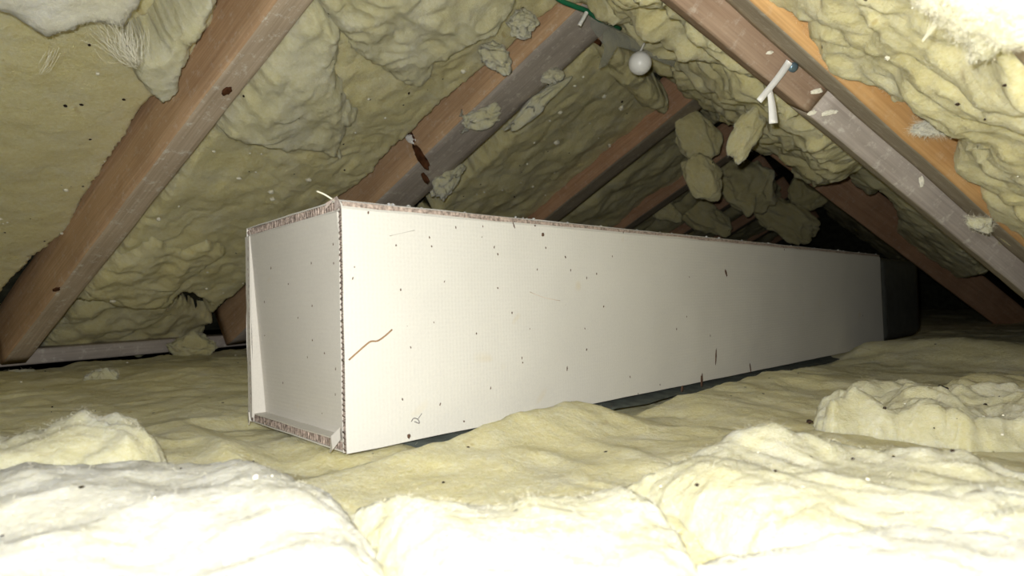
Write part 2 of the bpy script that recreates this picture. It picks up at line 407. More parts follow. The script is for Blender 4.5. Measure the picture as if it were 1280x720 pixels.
# ------------------------------------------------------------------ timber builder
def beam(name, A, B, Wv, Dv, mats, label, cat='rafter', group=None, seg=40, wob=0.0012, seed=0, bev=0.003):
    """arris A-B is one visible edge; Wv spans the inner (bottom) face, Dv goes up into the roof.
    mats = [inner face, side by the arris, rest]. Object X axis runs along the grain."""
    A, B, Wv, Dv = [np.asarray(v, float) for v in (A, B, Wv, Dv)]
    ex = (B - A) / np.linalg.norm(B - A); Ln = np.linalg.norm(B - A)
    Wv = Wv - ex * (Wv @ ex); Dv = Dv - ex * (Dv @ ex)
    wl, dl = np.linalg.norm(Wv), np.linalg.norm(Dv); ew = Wv / wl; ed = Dv / dl
    b = bev
    prof = []  # closed profile in (w,d)
    nn = 5
    def edge(p, q):
        return [tuple(np.array(p) + (np.array(q) - p) * k / nn) for k in range(nn)]
    cs = [((b, 0), (wl - b, 0)), ((wl, b), (wl, dl - b)), ((wl - b, dl), (b, dl)), ((0, dl - b), (0, b))]
    slot = []
    for i, (p, q) in enumerate(cs):
        e = edge(p, q) + [q]
        prof += e
        slot += [[0, 2, 2, 1][i]] * nn + [[0, 2, 2, 1][i]]
    prof = np.array(prof); m = len(prof)
    xs = np.linspace(0, Ln, seg + 1)
    V = []
    for x in xs:
        for (pw_, pd) in prof: V.append(A + ex * x + ew * pw_ + ed * pd)
    V = np.array(V)
    V += (np.column_stack([fbm(V * 11 + seed * 7 + k * 3.3, 2) for k in range(3)])) * wob
    F = []; fm = []
    for i in range(seg):
        for j in range(m):
            F.append([i * m + j, i * m + (j + 1) % m, (i + 1) * m + (j + 1) % m, (i + 1) * m + j]); fm.append(slot[j])
    h = m // 2
    for base in (0, seg * m):
        for j in range(h - 1):
            F.append([base + j, base + j + 1, base + m - 2 - j, base + m - 1 - j]); fm.append(2)
    M = np.eye(4); M[:3, 0] = ex; M[:3, 1] = ew; M[:3, 2] = np.cross(ex, ew)
    M[:3, 3] = A
    Vl = (V - A) @ M[:3, :3]
    o = mk(name, Vl, np.array(F), mats, smooth=False, fmat=fm)
    bm = bmesh.new(); bm.from_mesh(o.data); bmesh.ops.recalc_face_normals(bm, faces=bm.faces); bm.to_mesh(o.data); bm.free()
    o.matrix_world = Matrix(M.tolist())
    tag(o, label, cat, group)
    return o
def child_at(parent, name, V, F, mat, smooth=True):
    """mesh given in world space, parented to a placed thing"""
    Mi = np.array(parent.matrix_world.inverted()) if parent.matrix_world else np.eye(4)
    V = np.asarray(V); Vl = V @ Mi[:3, :3].T + Mi[:3, 3]
    return mk(name, Vl, F, mat, parent, smooth)
def disc(c, nrm, ax, ra, rb, seed=0, th=0.25):
    """flat lumpy blob on a surface: world verts, tri faces"""
    nrm = np.asarray(nrm, float); nrm = nrm / np.linalg.norm(nrm)
    ax = np.asarray(ax, float); ax = ax - nrm * (ax @ nrm); ax /= np.linalg.norm(ax); bx = np.cross(nrm, ax)
    r = 1 + 0.45 * perlin(ICO3_V * 1.7 + seed * 3.1)
    V = c + (ICO3_V[:, :1] * ax * ra + ICO3_V[:, 1:2] * bx * rb) * r[:, None] + ICO3_V[:, 2:] * nrm * min(ra, rb) * th
    return V, ICO3_F
#MAIN
# ================================================================== STRUCTURE
def quadslab(name, fr, s0, s1, t0, t1, off, amp, mat, n=60):
    s = np.linspace(s0, s1, n); t = np.linspace(t0, t1, n * 2)
    return sheet(name, fr, [(s0, t0), (s1, t0), (s1, t1), (s0, t1)], mat, s=s, t=t, base=off, thick=0.0, er=0.01, rag=0, low=amp, lowf=6, fine=0.004, nf=0)
YN, YF = -0.15, 5.2
o = quadslab('ceiling', LEFT, -0.12, 1.45, YN, YF, -0.125, 0.02, FELT); tag(o, 'dark sagging roofing felt above the left rafters', 'ceiling', None, 'structure')
o = quadslab('ceiling', RIGHT, -0.15, 1.12, 0.25, YF, -0.115, 0.012, FELT); tag(o, 'dark roofing felt above the right rafters', 'ceiling', None, 'structure')
fl = mk('floor', [(-2.0, -0.3, -0.12), (0.8, -0.3, -0.12), (0.8, YF, -0.12), (-2.0, YF, -0.12)], [[0, 1, 2, 3]], FELT); tag(fl, 'board deck below the insulation', 'floor', None, 'structure')
wb = mk('wall_back', [(-2.0, YF, -0.2), (0.8, YF, -0.2), (0.8, YF, 1.0), (-2.0, YF, 1.0)], [[0, 1, 2, 3]], FELT); tag(wb, 'dark end wall of the loft', 'wall', None, 'structure')

# ================================================================== TIMBER
inL = LEFT.N; outL = -LEFT.N
def lrafter(yt, yb, wd, mats, label, st=1.34, sb=0.02, dp=0.11, seed=0, drop=0.0):
    A = LEFT.pt(st, yt, drop); B = LEFT.pt(sb, yb, drop)
    return beam('rafter', A, B, LEFT.T * wd, outL * dp, mats, label, group=None, seed=seed)
L1 = lrafter(0.512, 0.512, 0.047, [W_DUSTY, W_SALMON, W_SALMON], 'wide pinkish pine rafter beside the white torn wool lump', seed=1)
L2 = lrafter(0.985, 1.02, 0.125, [W_LILAC, W_SALMON, W_RED], 'salmon pine rafter with dark knot and wool scraps stuck on it', seed=2)
L3 = lrafter(1.66, 1.76, 0.10, [W_GREY, W_RED, W_RED], 'dark reddish rafter rising behind the cream box near the ridge', seed=3)
L4 = lrafter(2.28, 2.33, 0.09, [W_GREY, W_RED, W_RED], 'dim brown rafter next beyond the dark reddish rafter', seed=4)
for k, y in enumerate((2.95, 3.6, 4.25, 4.9)):
    lrafter(y, y + 0.04, 0.08, [W_GREY, W_RED, W_RED], 'shadowy rafter deep in the dark end of the loft', seed=5 + k)['group'] = 'rafters lost in the dark end'
# small marks on the near rafter
def on_left(x, y, off=0.0): return LEFT.px(x, y, off)
for k, (x, y, a, b) in enumerate([(284, 114, 0.009, 0.006), (70, 362, 0.007, 0.006)]):
    V, F = disc(on_left(x, y, 0.0005), inL, LEFT.S, a, b, k); child_at(L1, 'knot', V, F, KNOT)
V, F = disc(on_left(526, 210, 0.0), inL, LEFT.T, 0.02, 0.012, 5)
# knot on the side face of the second rafter
sideN = np.array([0, -1.0, 0]); 
def side_pt(x, y, Y): return hit(x, y, np.array([0, 1.0, 0]), Y)
for k, (x, y, a, b) in enumerate([(526, 196, 0.034, 0.010), (514, 170, 0.016, 0.006), (531, 222, 0.016, 0.006)]):
    c = side_pt(x, y, 0.9955); V, F = disc(c, sideN, LEFT.S * 0.6 - np.array([0, 0, 1.0]), a, b, 7 + k); child_at(L2, 'knot', V, F, KNOT)
# wall plate at the eave
yA = LEFT.pt(0, -0.1)[1]
pl = beam('wall_plate', np.array([-1.60, 0.0, 0.002]), np.array([-1.60, 4.5, 0.012]), np.array([0, 0, 0.034]), np.array([-0.09, 0, 0]), [W_LILAC, W_LILAC, W_LILAC],
          'thin grey-brown timber plate along the foot of the left rafters', 'timber', seed=31)
# right-hand timbers, running diagonally down the right slope
a0, a1 = RIGHT.px(937, 0), RIGHT.px(1209, 245)
rd = (a1 - a0) / np.linalg.norm(a1 - a0)
q = np.cross(RIGHT.N, rd); q /= np.linalg.norm(q)
if q @ RIGHT.S < 0: q = -q          # towards the ridge
R1 = beam('rafter', a0 - rd * 0.42, a0 + rd * 1.05, q * 0.072, -RIGHT.N * 0.075, [W_GREY, W_ORANGE, W_ORANGE], 'orange pine rafter under the thick wool roll on the right slope', seed=41)
b0, b1 = RIGHT.px(903, 0), RIGHT.px(1188, 253)
def solve_h(P, tgt):
    best = min(np.arange(0.0, 0.12, 0.0005), key=lambda h: abs((project(P + RIGHT.N * h)[1] - tgt[1]) - 0.843 * (project(P + RIGHT.N * h)[0] - tgt[0])))
    return best
hA = solve_h(b0 + rd * 0.02, (841, 0)); hB = solve_h(b1, (841, 0))
hR = 0.5 * (hA + hB)
# lower arris of the hanging timber; its camera-facing side spans hR up to the roof plane
e0 = b0 + RIGHT.N * hR
js = min(np.arange(0, 0.8, 0.002), key=lambda k: abs(project(e0 + rd * k)[0] - 1012))
R2a = beam('rafter', e0 - rd * 0.40, e0 + rd * (js - 0.0008), q * 0.045, -RIGHT.N * (hR + 0.02), [W_BROWN, W_BROWN, W_BROWN], 'brown timber with hanging white tie, butted to a greyer length', seed=42)
R2b = beam('rafter', e0 + rd * (js + 0.0008), e0 + rd * 1.02, q * 0.045, -RIGHT.N * (hR + 0.02), [W_GREY, W_LILAC, W_GREY], 'greyish lower timber butted end to end to the brown one', seed=43)
# third: further back, hanging lower than the slope
f0 = px(975, 203, 1.85); d3 = rd
f1 = f0 + d3 * 1.3
R3 = beam('rafter', f0 - d3 * 0.12, f0 + d3 * 1.75, q * 0.05, -RIGHT.N * 0.11, [W_GREY, W_RED, W_RED], 'dark reddish timber on the right slope behind the far end of the box', seed=44)
# near one cut by the picture edge
n0 = RIGHT.px(1264, 66, -0.012)
RNEAR = beam('rafter', n0 - rd * 0.10, n0 + rd * 0.35, -q * 0.05, -RIGHT.N * 0.06, [W_DUSTY, W_SALMON, W_SALMON], 'pinkish rafter edge beside the white torn wool on the right slope', seed=49)

# ================================================================== CARDBOARD BOX DUCT
BW, BL, BH, TH = 0.233, 1.413, 0.220, 0.0095
yaw, rollb = 0.27076, -0.02037
l = np.array([math.sin(yaw), math.cos(yaw), 0]); wv = np.array([-math.cos(yaw), math.sin(yaw), 0]); uv = np.array([0, 0, 1.0])
wv, uv = wv * math.cos(rollb) + uv * math.sin(rollb), uv * math.cos(rollb) - wv * math.sin(rollb)
BN = np.array([-0.39815, 0.36697, 0.00565])
BM = np.eye(4); BM[:3, 0] = -wv; BM[:3, 1] = l; BM[:3, 2] = uv; BM[:3, 3] = BN
box = empty('cardboard_duct'); box.matrix_world = Matrix(BM.tolist())
tag(box, 'long cream fluted cardboard duct box lying on the loft insulation', 'box')
def slab(x0, x1, y0, y1, z0, z1, ny=40, wob=0.0006, seed=0, cham=None):
    """thin board along y as closed profile rings (local box coordinates)"""
    pr = [(x0, z0), (x1, z0), (x1, z1), (x0, z1)] if cham is None else cham
    # subdivide profile
    P = []
    for i in range(len(pr)):
        a = np.array(pr[i]); b = np.array(pr[(i + 1) % len(pr)])
        k = max(1, int(np.linalg.norm(b - a) / 0.02))
        P += [tuple(a + (b - a) * j / k) for j in range(k)]
    m = len(P); ys = np.linspace(y0, y1, ny + 1); V = []
    for y in ys: V += [(p[0], y, p[1]) for p in P]
    V = np.array(V); V += wob * np.column_stack([fbm(V * 14 + seed + 5 * k, 2) for k in range(3)])
    F = [[i * m + j, i * m + (j + 1) % m, (i + 1) * m + (j + 1) % m, (i + 1) * m + j] for i in range(ny) for j in range(m)]
    bm = bmesh.new(); vs = [bm.verts.new(v) for v in V]
    for f in F: bm.faces.new([vs[i] for i in f])
    bm.faces.new([vs[i] for i in range(m)]); bm.faces.new([vs[ny * m + i] for i in range(m)])
    bmesh.ops.recalc_face_normals(bm, faces=bm.faces); return bm
def wavecore(a0, a1, c0, c1, y0, y1, axis, period=0.0048, seed=0):
    """fluted paper core between two liners: a = in-plane coordinate, c = through thickness"""
    n = int((a1 - a0) / period * 8); a = np.linspace(a0, a1, n + 1)
    ph = 2 * math.pi * a / period + 0.9 * perlin(np.column_stack([a * 60, a * 0, a * 0 + seed]))
    cc = (c0 + c1) / 2 + (c1 - c0) / 2 * np.clip(1.15 * np.sin(ph), -1, 1)
    rows = [y0, y0 + 0.012, y0 + 0.05, (y0 + y1) / 2, y1]; V = []; th = 0.0009
    for sgn in (-1, 1):
        for y in rows:
            yy = y + (0.0012 * perlin(np.column_stack([a * 300, a * 0 + seed, a * 0])) if y == y0 else 0)
            for i in range(n + 1):
                A = a[i] + sgn * th / 2 * (1 if math.cos(ph[i]) > 0 else -1) * 0.8; Cc = cc[i] + sgn * th / 2 * 0.3
                V.append((A, yy[i] if y == y0 else yy, Cc) if axis == 'x' else (Cc, yy[i] if y == y0 else yy, A))
    F = []; R_ = len(rows); st = (n + 1)
    for b in (0, R_ * st):
        for r in range(R_ - 1):
            for i in range(n): F.append([b + r * st + i, b + r * st + i + 1, b + (r + 1) * st + i + 1, b + (r + 1) * st + i])
    for i in range(n): F.append([i, i + 1, R_ * st + i + 1, R_ * st + i])
    return np.array(V), np.array(F)
LT = 0.0011
def panel(name, axis, a0, a1, c0, c1, y0, y1, outer_hi, label=None, cham=None, seed=0, fold=False):
    """board: outer liner mesh, with inner liner and fluted core as its pieces"""
    ol = (c1 - LT, c1) if outer_hi else (c0, c0 + LT)
    il = (c0, c0 + LT) if outer_hi else (c1 - LT, c1)
    def sl(c, aa0, aa1, yy0, sd): 
        return slab(aa0, aa1, yy0, y1, c[0], c[1], seed=sd) if axis == 'x' else slab(c[0], c[1], yy0, y1, aa0, aa1, seed=sd)
    if cham is not None: bm = slab(0, 0, y0, y1, 0, 0, seed=seed, cham=cham)
    else: bm = sl(ol, a0, a1, y0, seed)
    p = from_bm(name, bm, LINER, box)
    if label: p['label'] = label
    from_bm('inner_liner', sl(il, a0, a1, y0 + 0.001, seed + 1), LINERI, p)
    k0, k1 = c0 + LT, c1 - LT
    V, F = wavecore(a0 + 0.001, a1 - 0.001, k0, k1, y0 + 0.0008, y1 - 0.0005, axis, seed=seed)
    mk('fluted_core', V, F, CORE, p)
    mid = (k0 + k1) / 2
    from_bm('core_paper', sl((k0 + 0.0001, k1 - 0.0001), a0 + 0.001, a1 - 0.001, y0 + 0.0014, seed + 2), CORE, p)
    return p
# right face: its outer liner folds over at the top edge
ch = [(-LT, 0.0005), (0, 0.0005), (0, BH - 0.0085), (-0.0035, BH - 0.0012), (-0.0065, BH), (-0.0065, BH - LT), (-0.0035, BH - 0.0026), (-LT, BH - 0.0090)]
rp = panel('side_panel', 'z', 0.0, BH - 0.001, -TH, 0.0, 0.0, BL, True, cham=ch, seed=3)
lp = panel('side_panel', 'z', 0.0, BH, -BW, -BW + TH, 0.0, BL, False, seed=9)
tp = panel('top_panel', 'x', -BW + 0.001, -0.006, BH - TH, BH, 0.0, BL, True, seed=13)
bp = panel('bottom_panel', 'x', -BW + 0.004, -TH, 0.0, TH, 0.001, BL, False, seed=17)
# turned-over liner on the left front edge
tl_ = from_bm('edge_liner', slab(-BW, -BW + 0.0125, -0.0016, -0.0003, 0.006, BH - TH - 0.001, ny=2, wob=0.0009), LINERI, lp)
Vd = []; Fd = []
for k in range(26):
    z = 0.02 + k * 0.0073 + rng.normal() * 0.0016; x = -BW + 0.0095 + rng.normal() * 0.0008
    V, F = disc(np.array([x, -0.0018, z]), (0, -1, 0), (0, 0, 1), 0.0022 * (0.5 + rng.rand()), 0.0007, k)
    Fd.append(F + len(Vd) * len(ICO3_V)); Vd.append(V)
o = mk('flute_holes', np.vstack(Vd), np.vstack(Fd), CORE, lp); o['kind'] = 'stuff'
# closing board, leaning in at its foot
ep_bm = slab(-BW + TH + 0.0006, -TH - 0.0006, 0, 0.004, TH, BH - TH - 0.0004, ny=2, wob=0.0004)
for v in ep_bm.verts: v.co.y += 0.0004 + 0.014 * (1 - (v.co.z - TH) / (BH - 2 * TH))
from_bm('end_panel', ep_bm, LINERI, box)
# torn paper at corners
def flap(name, pts, th, mat, parent):
    pts = np.array(pts, float); n = len(pts); nr = np.cross(pts[1] - pts[0], pts[2] - pts[0]); nr /= np.linalg.norm(nr)
    bm = bmesh.new(); A = [bm.verts.new(p + nr * th) for p in pts]; B = [bm.verts.new(p - nr * th) for p in pts]
    bm.faces.new(A); bm.faces.new(B[::-1])
    for i in range(n): bm.faces.new([A[i], B[i], B[(i + 1) % n], A[(i + 1) % n]])
    bmesh.ops.recalc_face_normals(bm, faces=bm.faces)
    return from_bm(name, bm, mat, parent)
flap('torn_paper', [(-0.011, -0.001, BH + 0.001), (-0.024, -0.003, BH - 0.006), (-0.021, -0.004, BH - 0.001), (-0.005, -0.002, BH + 0.0025), (0.0005, -0.001, BH - 0.006), (-0.006, -0.003, BH - 0.010)], 0.0004, COREL, rp)
flap('torn_paper', [(-0.010, -0.001, 0.022), (-0.019, -0.005, 0.014), (-0.024, -0.004, -0.002), (-0.014, -0.006, 0.003), (-0.006, -0.003, 0.012)], 0.0006, LINERI, rp)
flap('torn_paper', [(-BW - 0.0005, -0.001, 0.013), (-BW + 0.010, -0.004, 0.012), (-BW + 0.012, -0.004, 0.003), (-BW + 0.006, -0.003, -0.003), (-BW - 0.001, -0.001, 0.002)], 0.0006, LINERI, lp)
V, F = tube(spline([(-0.012, -0.001, BH), (-0.020, -0.006, BH + 0.006), (-0.028, -0.010, BH + 0.010)], 5), [0.0008] * 10 + [0.0003], 6); mk('loose_fibre', V, F, FIBRE, tp)
# specks and marks, measured on the faces
BMi = np.linalg.inv(BM)
def face_hit(x, y, face):
    if face == 'r': n = -wv; d0 = n @ BN
    else: n = -l; d0 = n @ (BN + l * 0.0)
    P = hit(x, y, n, d0); return (BMi @ np.append(P, 1))[:3]
r_specks = [(169,150),(269,153),(263,128),(337,100),(413,97),(410,127),(445,155),(455,175),(500,93),(560,95),(582,120),(590,157),(645,183),(660,220),(705,242),(733,230),(566,218),(305,252),(455,270),(495,340),(545,385),(585,362),(645,318),(753,322),(700,384),(705,443),(595,468),(523,467),(525,480),(553,503),(650,497),(395,398),(200,377),(275,367),(182,275),(47,243),(52,211),(91,58),(210,437),(435,552),(665,597),(688,612),(470,607),(435,640),(360,645),(293,597),(187,583),(205,687),(775,603),(827,520),(850,567),(777,181),(808,113)]
r_specks = [(420 + x / 2.25, 240 + y / 2.25) for x, y in r_specks]
long_ = {(650,497): 4, (665,597): 5, (500,93): 4, (688,612): 3, (205,687): 3}
r2 = [(210,195),(385,125),(62,363),(92,326),(163,383),(180,445),(137,517),(78,543),(285,488),(350,490),(12,530),(620,322),(100,207),(180,455),(283,480)]
r_specks += [(820 + x / 2.4, 260 + y / 2.4) for x, y in r2]
big = {(820 + 137 / 2.4, 260 + 517 / 2.4): (0.0095, 0.0032), (820 + 180 / 2.4, 260 + 445 / 2.4): (0.012, 0.0018), (820 + 210 / 2.4, 260 + 195 / 2.4): (0.006, 0.0025),
       (820 + 283 / 2.4, 260 + 480 / 2.4): (0.008, 0.002), (820 + 78 / 2.4, 260 + 543 / 2.4): (0.0045, 0.003), (420 + 582 / 2.25, 240 + 120 / 2.25): (0.0022, 0.002),
       (420 + 650 / 2.25, 240 + 497 / 2.25): (0.003, 0.001), (420 + 665 / 2.25, 240 + 597 / 2.25): (0.0042, 0.0008), (420 + 500 / 2.25, 240 + 93 / 2.25): (0.004, 0.0008),
       (420 + 205 / 2.25, 240 + 687 / 2.25): (0.0022, 0.0018)}
def specks(pl_, face, parent, nrm):
    Vs, Fs = [], []
    for k, (x, y) in enumerate(pl_):
        c = face_hit(x, y, face)
        if face == 'f': c[1] = 0.0019 + 0.014 * (1 - (c[2] - TH) / (BH - 2 * TH)) - 0.0016
        a, b = big.get((x, y), (0.0009 + 0.0009 * rng.rand(), 0.0006 + 0.0004 * rng.rand()))
        D_ = 0.55 if face == 'f' else 0.6 + c[1] * 0.5
        if (x, y) not in big: a, b = 0.75 * a * (0.5 + D_), 0.75 * b * (0.5 + D_)
        V, F = disc(c, nrm, (0.1, 0.25 * rng.normal(), 1), a, b, k, 0.3); Vs.append(V); Fs.append(F + k * len(ICO3_V))
    o = mk('specks', np.vstack(Vs), np.vstack(Fs), MARK, parent); o['kind'] = 'stuff'; return o
specks(r_specks, 'r', rp, (1, 0, 0))
ep = [c for c in box.children if c.name.startswith('end_panel')][0]
specks([(280 + x / 2, 230 + y / 2) for x, y in [(267,150),(88,295),(200,392),(228,425),(253,465),(83,380),(205,305),(168,335),(212,578),(210,198),(265,198),(248,530),(185,435),(120,500),(150,250),(110,210)]], 'f', ep, (0, -1, 0))
def mark(name, pts, r, mat, parent, n=6):
    P = np.array([face_hit(x, y, 'r') for x, y in pts]); P[:, 0] += 0.0002
    V, F = tube(spline(P, n), r, 6); V[:, 0] = np.clip(V[:, 0], -0.001, 0.0009); return mk(name, V, F, mat, parent)
mark('crack', [(436, 450), (446, 441), (455, 433), (463, 427), (472, 426), (481, 420), (490, 412)], 0.00075, plain('brown_crack', (0.30, 0.19, 0.10), 0.8, 0.1), rp)
mark('pencil_mark', [(514, 527), (517, 523), (522, 524), (524, 529), (518, 527)], 0.0004, PENCIL, rp)
mark('pencil_mark', [(522, 524), (525, 520), (527, 517)], 0.0003, PENCIL, rp, 3)
mark('scratch', [(487, 295), (500, 292), (518, 288)], 0.0003, plain('grey_scratch', (0.5, 0.48, 0.45)), rp, 3)
mark('scratch', [(662, 365), (680, 372), (700, 376)], 0.0003, plain('buff_scratch', (0.62, 0.5, 0.4)), rp, 3)
# crumbs of wool along the top edge
for k in range(34):
    y = rng.rand() ** 1.5 * BL; c = np.array([-0.004 - 0.006 * rng.rand(), y, BH + 0.0002]); 
    r = 0.0007 + 0.0011 * rng.rand()
    if k == 0: Vs, Fs = [], []
    V = c + ICO3_V * (1 + 0.5 * perlin(ICO3_V * 2 + k * 3))[:, None] * [r, r * 1.4, r]; Vs.append(V); Fs.append(ICO3_F + k * len(ICO3_V))
o = mk('dust_crumbs', np.vstack(Vs), np.vstack(Fs), WOOLW, tp); o['kind'] = 'stuff'

# dark plastic duct continuing from the far end
dk = empty('plastic_duct'); dk.matrix_world = Matrix((BM @ np.array([[1, 0, 0, 0], [0, 1, 0, BL], [0, 0, 1, 0], [0, 0, 0, 1.0]])).tolist())
tag(dk, 'charcoal plastic duct with rounded corners at the box end', 'duct')
def rrect(x0, x1, z0, z1, r, n=6):
    P = []
    for cx, cz, a in ((x1 - r, z0 + r, -90), (x1 - r, z1 - r, 0), (x0 + r, z1 - r, 90), (x0 + r, z0 + r, 180)):
        for k in range(n + 1):
            t = math.radians(a + 90 * k / n); P.append((cx + r * math.cos(t), cz + r * math.sin(t)))
    return P
def loft(rings):
    bm = bmesh.new(); R_ = [[bm.verts.new(v) for v in r] for r in rings]
    for a, b in zip(R_, R_[1:]):
        for i in range(len(a)): bm.faces.new([a[i], a[(i + 1) % len(a)], b[(i + 1) % len(a)], b[i]])
    bm.faces.new(R_[0]); bm.faces.new(R_[-1]); bmesh.ops.recalc_face_normals(bm, faces=bm.faces); return bm
rings = []
for y, ins in ((0.0, 0.0), (0.05, 0.0), (0.15, 0.0), (0.30, 0.0), (0.335, 0.003), (0.352, 0.012), (0.360, 0.030)):
    rings.append([(x, y, z) for x, z in rrect(-BW + 0.004 + ins, -0.003 - ins, 0.004 + ins, BH - 0.005 - ins * 1.3, 0.022 + ins * 0.3)])
from_bm('duct_body', loft(rings), BLACKP, dk, True)
r2_ = []
for y, e in ((-0.0, 0.0), (0.0015, 0.0), (0.0105, 0.0), (0.012, -0.001)):
    r2_.append([(x, y, z) for x, z in rrect(-BW + 0.0035 - e, -0.0022 + e, 0.0035 - e, BH - 0.0042 + e, 0.022)])
from_bm('joint_collar', loft(r2_), plain('brown_joint_edge', (0.24, 0.19, 0.17), 0.8, 0.2, 90, 0.3), dk, True)
# membrane strip under the box
sm = []
for i in range(41):
    for j in range(6):
        y = 0.06 + i * 0.0335; x = -BW + 0.004 + j * (BW + 0.002) / 5
        sm.append((x, y, -0.004 - (0.006 if j in (5,) else 0) + 0.0015 * math.sin(i * 1.7 + j)))
F = [[i * 6 + j, i * 6 + j + 1, (i + 1) * 6 + j + 1, (i + 1) * 6 + j] for i in range(40) for j in range(5)]
sm = np.array(sm); smw = sm @ BM[:3, :3].T + BM[:3, 3]
o = mk('membrane_strip', smw, F, SHEET); tag(o, 'dark grey membrane strip lying under the cardboard box', 'sheet')
md = o.modifiers.new('thickness', 'SOLIDIFY'); md.thickness = 0.0015

# ================================================================== FLOOR WOOL
def g(x, y, z=0.0): return tuple(FLOOR.pxst(x, y, z))
def fpoly(pts, z=0.0): return [g(x, y, z) for x, y in pts]
def lump(x, y, rx, ry, h, z=0.0):
    p = g(x, y, z); return (p[0], p[1], rx, ry, h)
s_ = np.concatenate([np.arange(-1.66, 0.40, 0.0065), np.arange(0.40, 0.66, 0.02)])
t_ = np.concatenate([np.arange(0.05, 1.3, 0.0065), np.arange(1.3, 2.6, 0.014), np.arange(2.6, 5.1, 0.04)])
Bi = np.linalg.inv(BM)
def under_box(S_, T_):
    x = Bi[0, 0] * S_ + Bi[0, 1] * T_ + Bi[0, 3]; y = Bi[1, 0] * S_ + Bi[1, 1] * T_ + Bi[1, 3]
    d = np.maximum(np.maximum(x - 0.004, -BW - 0.004 - x), np.maximum(0.10 - y, y - BL - 0.4))
    d2 = np.maximum(np.maximum(x - 0.0, -BW - 0.02 - x), np.maximum(-0.03 - y, y - 0.12))
    return -0.016 * (1 - np.clip(d / 0.03, 0, 1)) - 0.012 * (1 - np.clip(d2 / 0.03, 0, 1))
base = sheet('insulation_blanket', FLOOR, [(-1.59, 0.06), (0.60, 0.06), (0.60, 5.0), (-1.59, 5.0)], WOOL, s=s_, t=t_, base=-0.035, thick=0.033, er=0.04, rag=0.01, ragf=25,
      low=0.010, lowf=5, folds=0.006, foldf=(5, 17), fine=0.0028, seed=1, nf=26000, flecks=[(26, 0.002, FLUFF, 'flecks'), (30, 0.0017, DIRT, 'droppings')], fl=(0.004, 0.018), sag=under_box,
      lumps=[lump(225, 470, 0.10, 0.06, 0.012), lump(640, 545, 0.05, 0.05, 0.018), lump(720, 530, 0.05, 0.04, 0.016), lump(1130, 446, 0.16, 0.12, 0.034), lump(1000, 475, 0.10, 0.08, 0.012),
             lump(330, 560, 0.05, 0.10, 0.008), lump(1270, 455, 0.10, 0.10, 0.03), lump(880, 500, 0.06, 0.05, 0.01)],
      label='broad yellow wool blanket covering the loft floor under the box')
sheet('insulation_piece', FLOOR, fpoly([(-160, 600), (-60, 585), (60, 578), (140, 572), (200, 578), (222, 592), (190, 612), (120, 622), (40, 632), (-60, 650), (-220, 690)]), WOOLP, cell=0.0035, base=-0.02, thick=0.056, er=0.045, rag=0.005,
      low=0.010, lowf=14, folds=0.006, foldf=(45, 20), fine=0.0026, seed=4, nf=1800, label='pale wool piece with a cut right edge beside the large front-left one', lumps=[lump(120, 590, 0.03, 0.03, 0.010)])
sheet('insulation_piece', FLOOR, fpoly([(-400, 700), (-150, 655), (0, 632), (110, 622), (210, 612), (290, 615), (360, 628), (430, 650), (470, 690), (500, 760), (560, 900), (100, 1100), (-600, 1000)]), WOOLW, cell=0.003, base=-0.02, thick=0.052, er=0.04, rag=0.005,
      low=0.012, lowf=10, folds=0.002, foldf=(14, 14), fine=0.0030, seed=6, nf=2500, flecks=[(6, 0.0015, FLUFF, 'flecks'), (4, 0.001, DIRT, 'droppings')], label='broad whitish wool mound with a crease down its right side')
sheet('insulation_piece', FLOOR, fpoly([(418, 664), (540, 666), (620, 660), (700, 650), (780, 644), (815, 655), (850, 690), (900, 760), (950, 900), (600, 1100), (560, 900), (490, 740)]), WOOLP, cell=0.003, base=-0.02, thick=0.048, er=0.035, rag=0.004,
      low=0.010, lowf=11, folds=0.002, foldf=(14, 14), fine=0.0028, seed=8, nf=2200, label='rounded cream wool mound between two creases')
sheet('insulation_piece', FLOOR, fpoly([(770, 620), (850, 600), (930, 588), (1010, 588), (1090, 600), (1180, 612), (1330, 640), (1500, 700), (1500, 800), (1100, 780), (960, 760), (880, 700), (820, 660)]), WOOLP, cell=0.0032, base=-0.02, thick=0.048, er=0.05, rag=0.005,
      low=0.010, lowf=10, folds=0.005, foldf=(20, 34), fine=0.0028, seed=10, nf=2400, flecks=[(6, 0.0013, FLUFF, 'flecks'), (5, 0.001, DIRT, 'droppings')], label='cream wool swell in front of the torn lumpy heap', lumps=[lump(950, 606, 0.045, 0.03, 0.022), lump(1180, 640, 0.04, 0.03, 0.008)])
sheet('insulation_piece', FLOOR, fpoly([(820, 745), (920, 715), (1010, 700), (1120, 690), (1260, 690), (1500, 720), (1700, 800), (1500, 1100), (900, 1100), (850, 900)]), WOOLW, cell=0.003, base=-0.02, thick=0.046, er=0.04, rag=0.004,
      low=0.012, lowf=12, folds=0.002, foldf=(14, 14), fine=0.0030, seed=12, nf=1800, label='white frayed wool swell in front of the cream swell')
